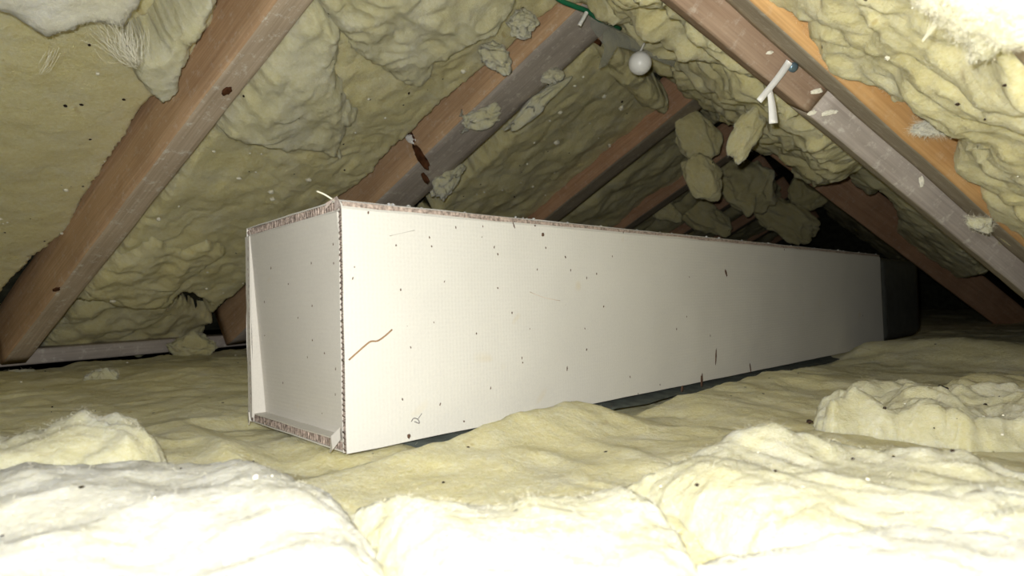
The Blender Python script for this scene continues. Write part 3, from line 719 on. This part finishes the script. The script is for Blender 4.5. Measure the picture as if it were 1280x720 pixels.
# torn lumpy heap
sheet('torn_wool', FLOOR, fpoly([(1016, 520), (1075, 516), (1130, 520), (1200, 512), (1290, 512), (1400, 520), (1420, 560), (1280, 562), (1180, 556), (1100, 548), (1040, 546), (1016, 540)]), WOOLP, cell=0.003, base=-0.022, thick=0.048, er=0.050, rag=0.010, ragf=30,
      low=0.020, lowf=20, folds=0.006, foldf=(30, 30), fine=0.006, seed=15, nf=1800, flecks=[(8, 0.0014, FLUFF, 'flecks'), (6, 0.0012, DIRT, 'droppings')], label='torn lumpy wool heap with a ragged left end', lumps=[lump(1040, 530, 0.028, 0.03, 0.012), lump(1100, 532, 0.03, 0.03, -0.004), lump(1180, 528, 0.03, 0.03, 0.010), lump(1250, 534, 0.03, 0.03, -0.006)])
sheet('torn_wool', FLOOR, fpoly([(1045, 505), (1090, 496), (1150, 497), (1180, 503), (1150, 513), (1080, 513)]), WOOLP, cell=0.003, base=-0.02, thick=0.046, er=0.034, rag=0.004,
      low=0.008, lowf=20, fine=0.003, seed=17, nf=500, label='small peaked wool lump just behind the ragged heap')
sheet('torn_wool', FLOOR, fpoly([(1165, 497), (1210, 486), (1300, 484), (1420, 490), (1420, 508), (1280, 508), (1190, 507)]), WOOL, cell=0.004, base=-0.02, thick=0.046, er=0.04, rag=0.004,
      low=0.008, lowf=16, fine=0.003, seed=18, nf=500, label='low wool hump carrying the dark clump of dirt')
tuft_px('wool_tuft', 127, 474, 1.12, 20, 12, 8, WOOLP, 'pale wool tuft on the floor in front of the eave timber', seed=2, nf=120)
tuft_px('wool_tuft', 240, 436, 1.58, 27, 17, -5, WOOL, 'yellow wool tuft resting on the eave timber', seed=3, nf=150)
tuft_px('wool_tuft', 20, 468, 1.26, 22, 5, 8, WOOLP, 'thin pale wool shred along the eave timber', seed=5, nf=60)
for k, (x, y, D_, r) in enumerate([(1178, 489, 0.72, 7), (1103, 481, 0.80, 3), (1192, 540, 0.62, 2.5), (1012, 527, 0.62, 2.5)]):
    c = px(x, y, D_) ; V = ICO3_V * (1 + 0.5 * perlin(ICO3_V * 2.2 + k))[:, None] * np.array([1.5, 1, 0.9]) * r * D_ / FPX
    o = mk('dirt_clump', V, ICO3_F, DIRT); o.location = c
    tag(o, ['dark brown clump of dirt on the low wool hump', 'tiny dark dropping behind the ragged heap', 'tiny dark dropping on the ragged heap', 'tiny dark dropping left of the ragged heap'][k], 'debris', 'dark debris on the wool')

# ================================================================== ROOF WOOL, LEFT SLOPE
def lpoly(pts, off=0.0): return [LEFT.pxst(x, y, off) for x, y in pts]
def rpoly(pts, off=0.0): return [RIGHT.pxst(x, y, off) for x, y in pts]
sheet('insulation_batt', LEFT, lpoly([(283, -60), (268, 25), (251, 44), (241, 66), (228, 92), (205, 112), (183, 130), (167, 155), (154, 177), (137, 202), (120, 227), (104, 252), (96, 272), (92, 284), (71, 300), (42, 322), (0, 366), (-120, 480), (-500, 500), (-500, -300), (150, -300)], -0.078), WOOL, cell=0.0045,
      base=-0.112, thick=0.036, er=0.010, rag=0.0035, ragf=110, low=0.006, lowf=6, fine=0.0022, seed=21, nf=9000, flecks=[(14, 0.0022, DIRT, 'droppings'), (10, 0.003, FLUFF, 'flecks')], pw=4, label='flat yellow wool batt left of the wide pinkish rafter')
whit = sheet('torn_wool', LEFT, lpoly([(-160, 20), (-60, 48), (0, 46), (25, 60), (52, 73), (92, 66), (125, 54), (152, 58), (170, 62), (182, 48), (205, 25), (216, 5), (230, -60), (100, -200), (-200, -200)], 0.045), WOOLW, cell=0.003,
      base=-0.09, thick=0.135, er=0.045, rag=0.005, low=0.008, lowf=12, fine=0.003, seed=23, nf=2500, fl=(0.006, 0.03), label='white torn wool lump hanging below the flat yellow batt')
sheet('torn_wool', LEFT, lpoly([(168, 78), (184, 66), (200, 60), (212, 40), (230, 20), (262, -10), (276, 4), (262, 32), (246, 50), (240, 72), (228, 92), (228, 112), (218, 125), (200, 130), (182, 116), (166, 98)], -0.01), WOOLP, cell=0.0025,
      base=-0.085, thick=0.085, er=0.016, rag=0.003, ragf=120, low=0.006, lowf=25, fine=0.0028, seed=24, nf=900, label='torn wool flap folded down over the wide pinkish rafter', pw=3)
def wisp(parent, a, b, n, spread, r=0.00016, sag=0.006):
    Vs, Fs, off = [], [], 0
    for k in range(n):
        p0 = a + rng.normal(size=3) * spread; p1 = b + rng.normal(size=3) * spread * 0.25
        pm = (p0 + p1) / 2 + rng.normal(size=3) * spread * 0.4 - np.array([0, 0, sag])
        P = spline([p0, pm, p1], 5); V, F = tube(P, np.linspace(r, r * 0.35, len(P)), 4); Vs.append(V); Fs.append(F + off); off += len(V)
    o = child_at(parent, 'fibre_wisp', np.vstack(Vs), np.vstack(Fs), FIBRE); o['kind'] = 'stuff'; return o
def loc_fix(o): o.matrix_world = Matrix.Translation(o.location); return o
loc_fix(whit); Dw = depth(LEFT.px(140, 55, 0.06))
wisp(whit, px(158, 42, Dw - 0.02), px(172, 78, Dw), 60, 0.009)
wisp(whit, px(66, 62, Dw - 0.03), px(50, 92, Dw - 0.03), 9, 0.005)
wisp(whit, px(140, 40, Dw - 0.02), px(168, 80, Dw), 40, 0.012)
# bay 1
sheet('insulation_batt', LEFT, lpoly([(420, -40), (398, 0), (300, 120), (200, 240), (100, 365), (86, 378), (118, 372), (160, 386), (204, 380), (228, 366), (255, 372), (262, 395), (285, 370), (310, 352), (440, 240), (530, 150), (640, 60), (700, 10), (720, -40)], -0.03), WOOL, cell=0.005,
      base=-0.10, thick=0.075, er=0.02, rag=0.005, ragf=70, low=0.012, lowf=8, folds=0.006, foldf=(22, 10), fine=0.0036, seed=26, nf=7000, flecks=[(45, 0.005, FLUFF, 'flecks'), (8, 0.0022, DIRT, 'droppings')], pw=3, label='creased yellow wool batt between the first two pine rafters')
sheet('insulation_fold', LEFT, lpoly([(330, 75), (395, 5), (430, 40), (425, 95), (438, 128), (452, 150), (440, 168), (428, 186), (433, 206), (410, 200), (392, 193), (345, 190), (300, 182), (272, 168), (300, 120)], 0.0), WOOLP, cell=0.0035,
      base=-0.05, thick=0.060, er=0.030, rag=0.005, ragf=60, low=0.014, lowf=14, folds=0.008, foldf=(26, 12), fine=0.0036, seed=28, nf=1200, label='thick folded wool flap against the wide pinkish rafter')
sheet('insulation_fold', LEFT, lpoly([(400, -40), (398, 10), (420, 50), (450, 82), (485, 98), (512, 118), (527, 123), (547, 106), (553, 84), (590, 60), (620, 44), (648, 14), (665, -40)], 0.005), WOOLP, cell=0.0038,
      base=-0.05, thick=0.060, er=0.035, rag=0.005, ragf=60, low=0.014, lowf=12, folds=0.008, foldf=(24, 10), fine=0.004, seed=29, nf=1200, label='bulging wool fold hanging beside the salmon rafter')
sheet('insulation_fold', LEFT, lpoly([(95, 366), (130, 335), (190, 300), (230, 312), (262, 300), (290, 318), (258, 338), (228, 362), (204, 382), (165, 388), (120, 374)], -0.012), WOOL, cell=0.004,
      base=-0.05, thick=0.045, er=0.025, rag=0.005, low=0.012, lowf=15, folds=0.006, foldf=(25, 14), fine=0.0036, seed=30, nf=700, label='drooping lower end of wool above the dark eave gap')
sheet('insulation_batt', LEFT, lpoly([(40, 450), (95, 378), (200, 372), (245, 392), (270, 400), (250, 440), (150, 448)], -0.07), WOOL, cell=0.006,  # same yellow wool as the batts above, no darker colour
      base=-0.12, thick=0.05, er=0.03, rag=0.006, low=0.02, lowf=14, fine=0.005, seed=31, nf=300, label='dim wool in the eave gap behind the thin timber plate')
# bay 2
sheet('insulation_batt', LEFT, lpoly([(735, 50), (760, 60), (800, 105), (835, 130), (830, 145), (700, 265), (600, 345), (470, 345), (555, 247), (650, 155)], -0.05), WOOL, cell=0.007,
      base=-0.10, thick=0.055, er=0.02, rag=0.008, low=0.014, lowf=9, folds=0.004, foldf=(10, 16), fine=0.0045, seed=32, nf=1200, flecks=[(46, 0.007, FLUFF, 'flecks'), (6, 0.003, DIRT, 'droppings')], label='olive-stained wool batt between the salmon and dark reddish rafters')
for k, (pts, mt) in enumerate([([(842, 150), (905, 205), (880, 225), (760, 330), (640, 340), (715, 265)], WOOL), ([(905, 205), (935, 225), (800, 345), (760, 345)], WOOL)]):
    sheet('insulation_batt', LEFT, lpoly(pts, -0.05), mt, cell=0.008, base=-0.10, thick=0.06, er=0.06, rag=0.006, ragf=14, low=0.018, lowf=9, fine=0.004, seed=34 + k, nf=300,
          label=['dim wool batt just beyond the dark reddish rafter', 'dim wool batt beyond the dim brown rafter'][k])
sheet('insulation_batt', LEFT, [(0.1, 3.05), (1.3, 3.0), (1.3, 5.1), (0.1, 5.1)], WOOL, cell=0.02, base=-0.10, thick=0.07, er=0.03, rag=0.02, low=0.03, lowf=6, fine=0.01, seed=37, nf=0, label='dim wool on the left slope at the dark end')
sheet('torn_wool', LEFT, lpoly([(742, 40), (768, 48), (792, 62), (815, 96), (842, 128), (822, 142), (800, 130), (776, 112), (752, 78)], -0.02), WOOL, cell=0.006,
      base=-0.08, thick=0.085, er=0.03, rag=0.006, low=0.016, lowf=16, fine=0.005, seed=33, nf=300, label='wool stuffed under the ridge behind the white ball')
# scraps stuck on the salmon rafter
D2 = lambda x, y: depth(LEFT.px(x, y, 0.004))
for k, (x, y, rx, ry, a, lb) in enumerate([(600, 147, 24, 13, 20, 'yellow wool scrap stuck across the middle of the salmon rafter'), (620, 72, 13, 20, 30, 'pale wool shred on the side of the salmon rafter'),
        (654, 30, 15, 14, 0, 'pale wool shred near the top of the salmon rafter'), (556, 226, 13, 20, -35, 'pointed wool scrap at the foot of the salmon rafter above the box'),
        (690, 95, 10, 8, 0, 'small wool crumb on the grey underside of the salmon rafter'), (672, 128, 36, 9, 42, 'pale wool strip along the lower edge of the salmon rafter')]):
    tuft_px('wool_scrap', x, y, D2(x, y) - 0.015, rx, ry, a, WOOLP, lb, seed=40 + k, rough=0.5, spike=0.5, nf=80, dz=0.45)
for k, (x, y) in enumerate([(515, 174)]):
    tuft_px('pale_chip', x, y, depth(side_pt(x, y, 1.0)) - 0.004, 10, 5, -25, WHITE, 'pale chip beside the dark knot of the salmon rafter', seed=3, rough=0.2, spike=0, nf=0, cat='chip')

# ================================================================== ROOF WOOL, RIGHT SLOPE
sheet('insulation_batt', RIGHT, rpoly([(700, -60), (722, 0), (748, 36), (782, 82), (800, 108), (838, 142), (862, 160), (878, 152), (918, 150), (938, 160), (918, 178), (916, 200), (945, 182), (985, 195), (1002, 214), (1032, 230), (1062, 226), (1066, 208), (1040, 170), (1000, 130), (930, 70), (860, 0), (800, -70)], 0.015), WOOL, cell=0.006,
      base=-0.05, thick=0.072, er=0.035, rag=0.008, ragf=40, low=0.034, lowf=11, folds=0.012, foldf=(22, 14), fine=0.006, seed=51, nf=4000, flecks=[(8, 0.004, FLUFF, 'flecks')], label='crumpled wool batt between the ridge and the brown timber')
sheet('insulation_batt', RIGHT, rpoly([(1040, 165), (1062, 225), (1090, 250), (1096, 232), (1118, 262), (1122, 280), (1108, 298), (1135, 305), (1160, 325), (1172, 347), (1192, 352), (1205, 348), (1230, 345), (1190, 280), (1120, 210)], -0.02), WOOL, cell=0.008,
      base=-0.06, thick=0.045, er=0.02, rag=0.006, low=0.012, lowf=12, fine=0.004, seed=53, nf=500, label='dull wool batt drooping onto the end of the dark duct')
sheet('insulation_batt', RIGHT, rpoly([(940, -40), (962, 0), (976, 22), (1000, 15), (1010, 42), (1030, 70), (1050, 86), (1062, 97), (1090, 112), (1108, 136), (1135, 142), (1158, 132), (1182, 152), (1186, 185), (1202, 212), (1222, 250), (1242, 282), (1250, 312), (1276, 326), (1330, 340), (1500, 330), (1500, 120), (1280, 60), (1200, -40)], -0.02), WOOL, cell=0.004,
      base=-0.07, thick=0.055, er=0.025, rag=0.005, ragf=70, low=0.018, lowf=13, folds=0.008, foldf=(22, 14), fine=0.005, seed=55, nf=6000, flecks=[(8, 0.002, FLUFF, 'flecks'), (5, 0.0015, DIRT, 'droppings')], label='thick yellow wool roll bulging along the orange pine rafter')
rcor = sheet('torn_wool', RIGHT, rpoly([(1150, -60), (1163, 4), (1178, 24), (1192, 36), (1208, 48), (1222, 66), (1248, 72), (1266, 60), (1300, 48), (1400, 20), (1300, -120)], 0.0), WOOLP, cell=0.0025,
      base=-0.04, thick=0.055, er=0.016, rag=0.003, ragf=120, low=0.010, lowf=24, fine=0.0034, seed=57, nf=4500, fl=(0.003, 0.012), label='white torn wool corner hanging on the right slope')
sheet('insulation_batt', RIGHT, [(0.45, 2.5), (1.02, 2.7), (1.02, 5.1), (0.45, 5.1)], WOOL, cell=0.018, base=-0.07, thick=0.05, er=0.04, rag=0.02, low=0.02, lowf=8, fine=0.008, seed=58, nf=0, label='dim wool on the right slope at the dark end')
loc_fix(rcor); Dc = depth(RIGHT.px(1168, 15, 0.004)); wisp(rcor, px(1172, 12, Dc), px(1153, 51, Dc), 16, 0.002, 0.0001, 0.001)
tuft_px('wool_tuft', 872, 174, 1.75, 34, 25, -70, WOOL, 'upper half of the wool wad hanging under the ridge', seed=61, rough=0.22, spike=0.1, hf=0.03, nf=100)
tuft_px('wool_tuft', 878, 222, 1.70, 22, 30, 20, WOOL, 'lower half of the wool wad hanging under the ridge', seed=62, rough=0.22, spike=0.1, hf=0.03, nf=100)
tuft_px('wool_tuft', 932, 168, 1.10, 15, 36, -22, WOOL, 'pointed wool shred hanging beside the white tie', seed=63, rough=0.3, spike=0.2, hf=0.05, nf=100)
tuft_px('wool_tuft', 1165, 160, 0.66, 20, 8, 0, WOOLW, 'white wool wisp lying on the orange pine rafter', seed=64, rough=0.5, spike=0.5, nf=300, fl=(0.006, 0.016))
tuft_px('wool_tuft', 1225, 280, 0.75, 14, 9, -20, WOOLP, 'pale frayed tuft at the lower end of the orange rafter', seed=65, rough=0.4, spike=0.4, nf=100)
# dark far wads
for k, (x, y, D_, rx, ry) in enumerate([(935, 235, 2.5, 36, 30), (985, 275, 2.9, 40, 20), (880, 270, 2.8, 34, 18), (1010, 240, 2.9, 20, 22), (830, 262, 2.5, 20, 12)]):
    tuft_px('wool_wad', x, y, D_, rx, ry, -30, WOOL, 'dim wad of wool slumped in the dark end of the loft', seed=70 + k, nf=0, rough=0.3, hf=0.03, group='dim wads in the dark end')

# ================================================================== SMALL THINGS AT THE RIDGE
V, F = tube(spline([px(640, -40, 0.98), px(695, -3, 1.02), px(716, 7, 1.04), px(734, 14, 1.06), px(752, 26, 1.10), px(775, 36, 1.16)], 8), 0.0042, 10)
o = mk('cable', V, F, GREEN); tag(o, 'green cable running along the ridge', 'cable')
cl = spline([px(733, 16, 1.035), px(728, 25, 1.03), px(724, 32, 1.03)], 4); V, F = tube(cl, 0.0036, 8)
o = mk('cable_clip', V, F, WHITE); tag(o, 'white plastic clip on the green cable', 'clip')
# ridge timber end
rb = beam('ridge_board', px(708, 22, 1.14), px(755, 52, 1.24), px(700, 30, 1.14) - px(708, 22, 1.14), np.array([0, 0, 0.05]), [KNOT, W_RED, W_RED], 'short dark broken timber end under the green cable', 'timber', seed=81, seg=14, wob=0.006)
# plastic film draped at the ridge
fp = [px(736, 16, 1.09), px(760, 30, 1.10), px(800, 52, 1.12), px(845, 76, 1.16), px(842, 84, 1.17), px(800, 66, 1.13), px(772, 58, 1.10), px(758, 82, 1.07), px(748, 86, 1.06), px(756, 58, 1.09), px(738, 34, 1.09)]
ctr = np.mean(fp, axis=0); bm = bmesh.new(); vs = [bm.verts.new(p - ctr) for p in fp]; f = bm.faces.new(vs); bmesh.ops.triangulate(bm, faces=[f]); bmesh.ops.subdivide_edges(bm, edges=bm.edges, cuts=3, use_grid_fill=True)
for v in bm.verts: 
    n_ = perlin(np.array([list(v.co)]) * 40)[0]; v.co += Vector(list(FWD * 0.004 * n_))
o = from_bm('plastic_film', bm, FILM, None, True); o.location = ctr; tag(o, 'cloudy torn plastic film under the ridge', 'film')
md = o.modifiers.new('thickness', 'SOLIDIFY'); md.thickness = 0.0006
# white ball
bc = px(800, 79, 1.06); rr = 14.3 * 1.06 / FPX
ball = empty('white_ball', bc); tag(ball, 'round white ball hanging under the ridge wool', 'ball')
mk('ball_body', ICO_V * (1 + 0.012 * perlin(ICO_V * 1.5))[:, None] * rr, ICO_F, PAINTW, ball)
V, F = tube(spline([np.array([0, 0, rr * 0.95]), np.array([0.002, 0.004, rr * 1.3]), np.array([0.004, 0.012, rr * 1.9])], 5), 0.002, 8); mk('stem', V, F, WHITE, ball)
# white tie hanging from a nail in the brown timber
def on_side(x, y):      # camera-facing side of the hanging timber
    return hit(x, y, q, q @ b0)
nail = on_side(988, 83)
nl = empty('nail', nail); tag(nl, 'blued nail head in the brown timber', 'nail')
hd = -q
V, F = tube([hd * 0.004, hd * 0.0075, hd * 0.0085], [0.0055, 0.0055, 0.003], 14); mk('nail_head', V, F, STEEL, nl)
V, F = tube([-hd * 0.01, hd * 0.005], 0.0022, 10); mk('nail_shank', V, F, STEEL, nl)
tie = empty('cable_tie', nail); tag(tie, 'white plastic tie strip hanging from the nail', 'tie')
def strip(P, wd):
    P = spline(P, 5); t_ = np.gradient(P, axis=0); t_ /= np.linalg.norm(t_, axis=1)[:, None]
    V = []; n = len(P)
    for k in range(n):
        s_ = np.cross(t_[k], FWD); s_ /= np.linalg.norm(s_); w_ = wd[0] + (wd[1] - wd[0]) * k / (n - 1)
        nn_ = np.cross(s_, t_[k])
        V += [P[k] - s_ * w_, P[k] + s_ * w_, P[k] + s_ * w_ + nn_ * 0.0012, P[k] - s_ * w_ + nn_ * 0.0012]
    F = [[4 * k + j, 4 * k + (j + 1) % 4, 4 * k + 4 + (j + 1) % 4, 4 * k + 4 + j] for k in range(n - 1) for j in range(4)] + [[0, 1, 2, 3], [4 * n - 4, 4 * n - 3, 4 * n - 2, 4 * n - 1]]
    return np.array(V) - nail, F
Dn = depth(nail) - 0.012
V, F = strip([px(987, 77, Dn), px(972, 98, Dn - 0.004), px(949, 126, Dn - 0.008)], (0.0040, 0.0034)); mk('strip', V, F, WHITE, tie, False)
V, F = strip([px(962, 112, Dn - 0.005), px(965, 130, Dn - 0.005), px(967, 154, Dn - 0.005)], (0.0030, 0.0050)); mk('strip', V, F, WHITE, tie, False)
for k, (x, y, rx, ry) in enumerate([(1021, 114, 7, 3), (962, 66, 4, 2), (1036, 141, 9, 3), (1015, 141, 5, 2.5), (1152, 226, 3, 8)]):
    P = on_side(x, y); tuft_px('wool_scrap', x, y, depth(P) - 0.003, rx, ry, 10, FLUFF, 'white fleck of wool stuck on the butted timbers', seed=90 + k, nf=0, dz=0.5, group='white flecks on the butted timbers')
# droppings on the wool: tiny dark crumbs nobody could count
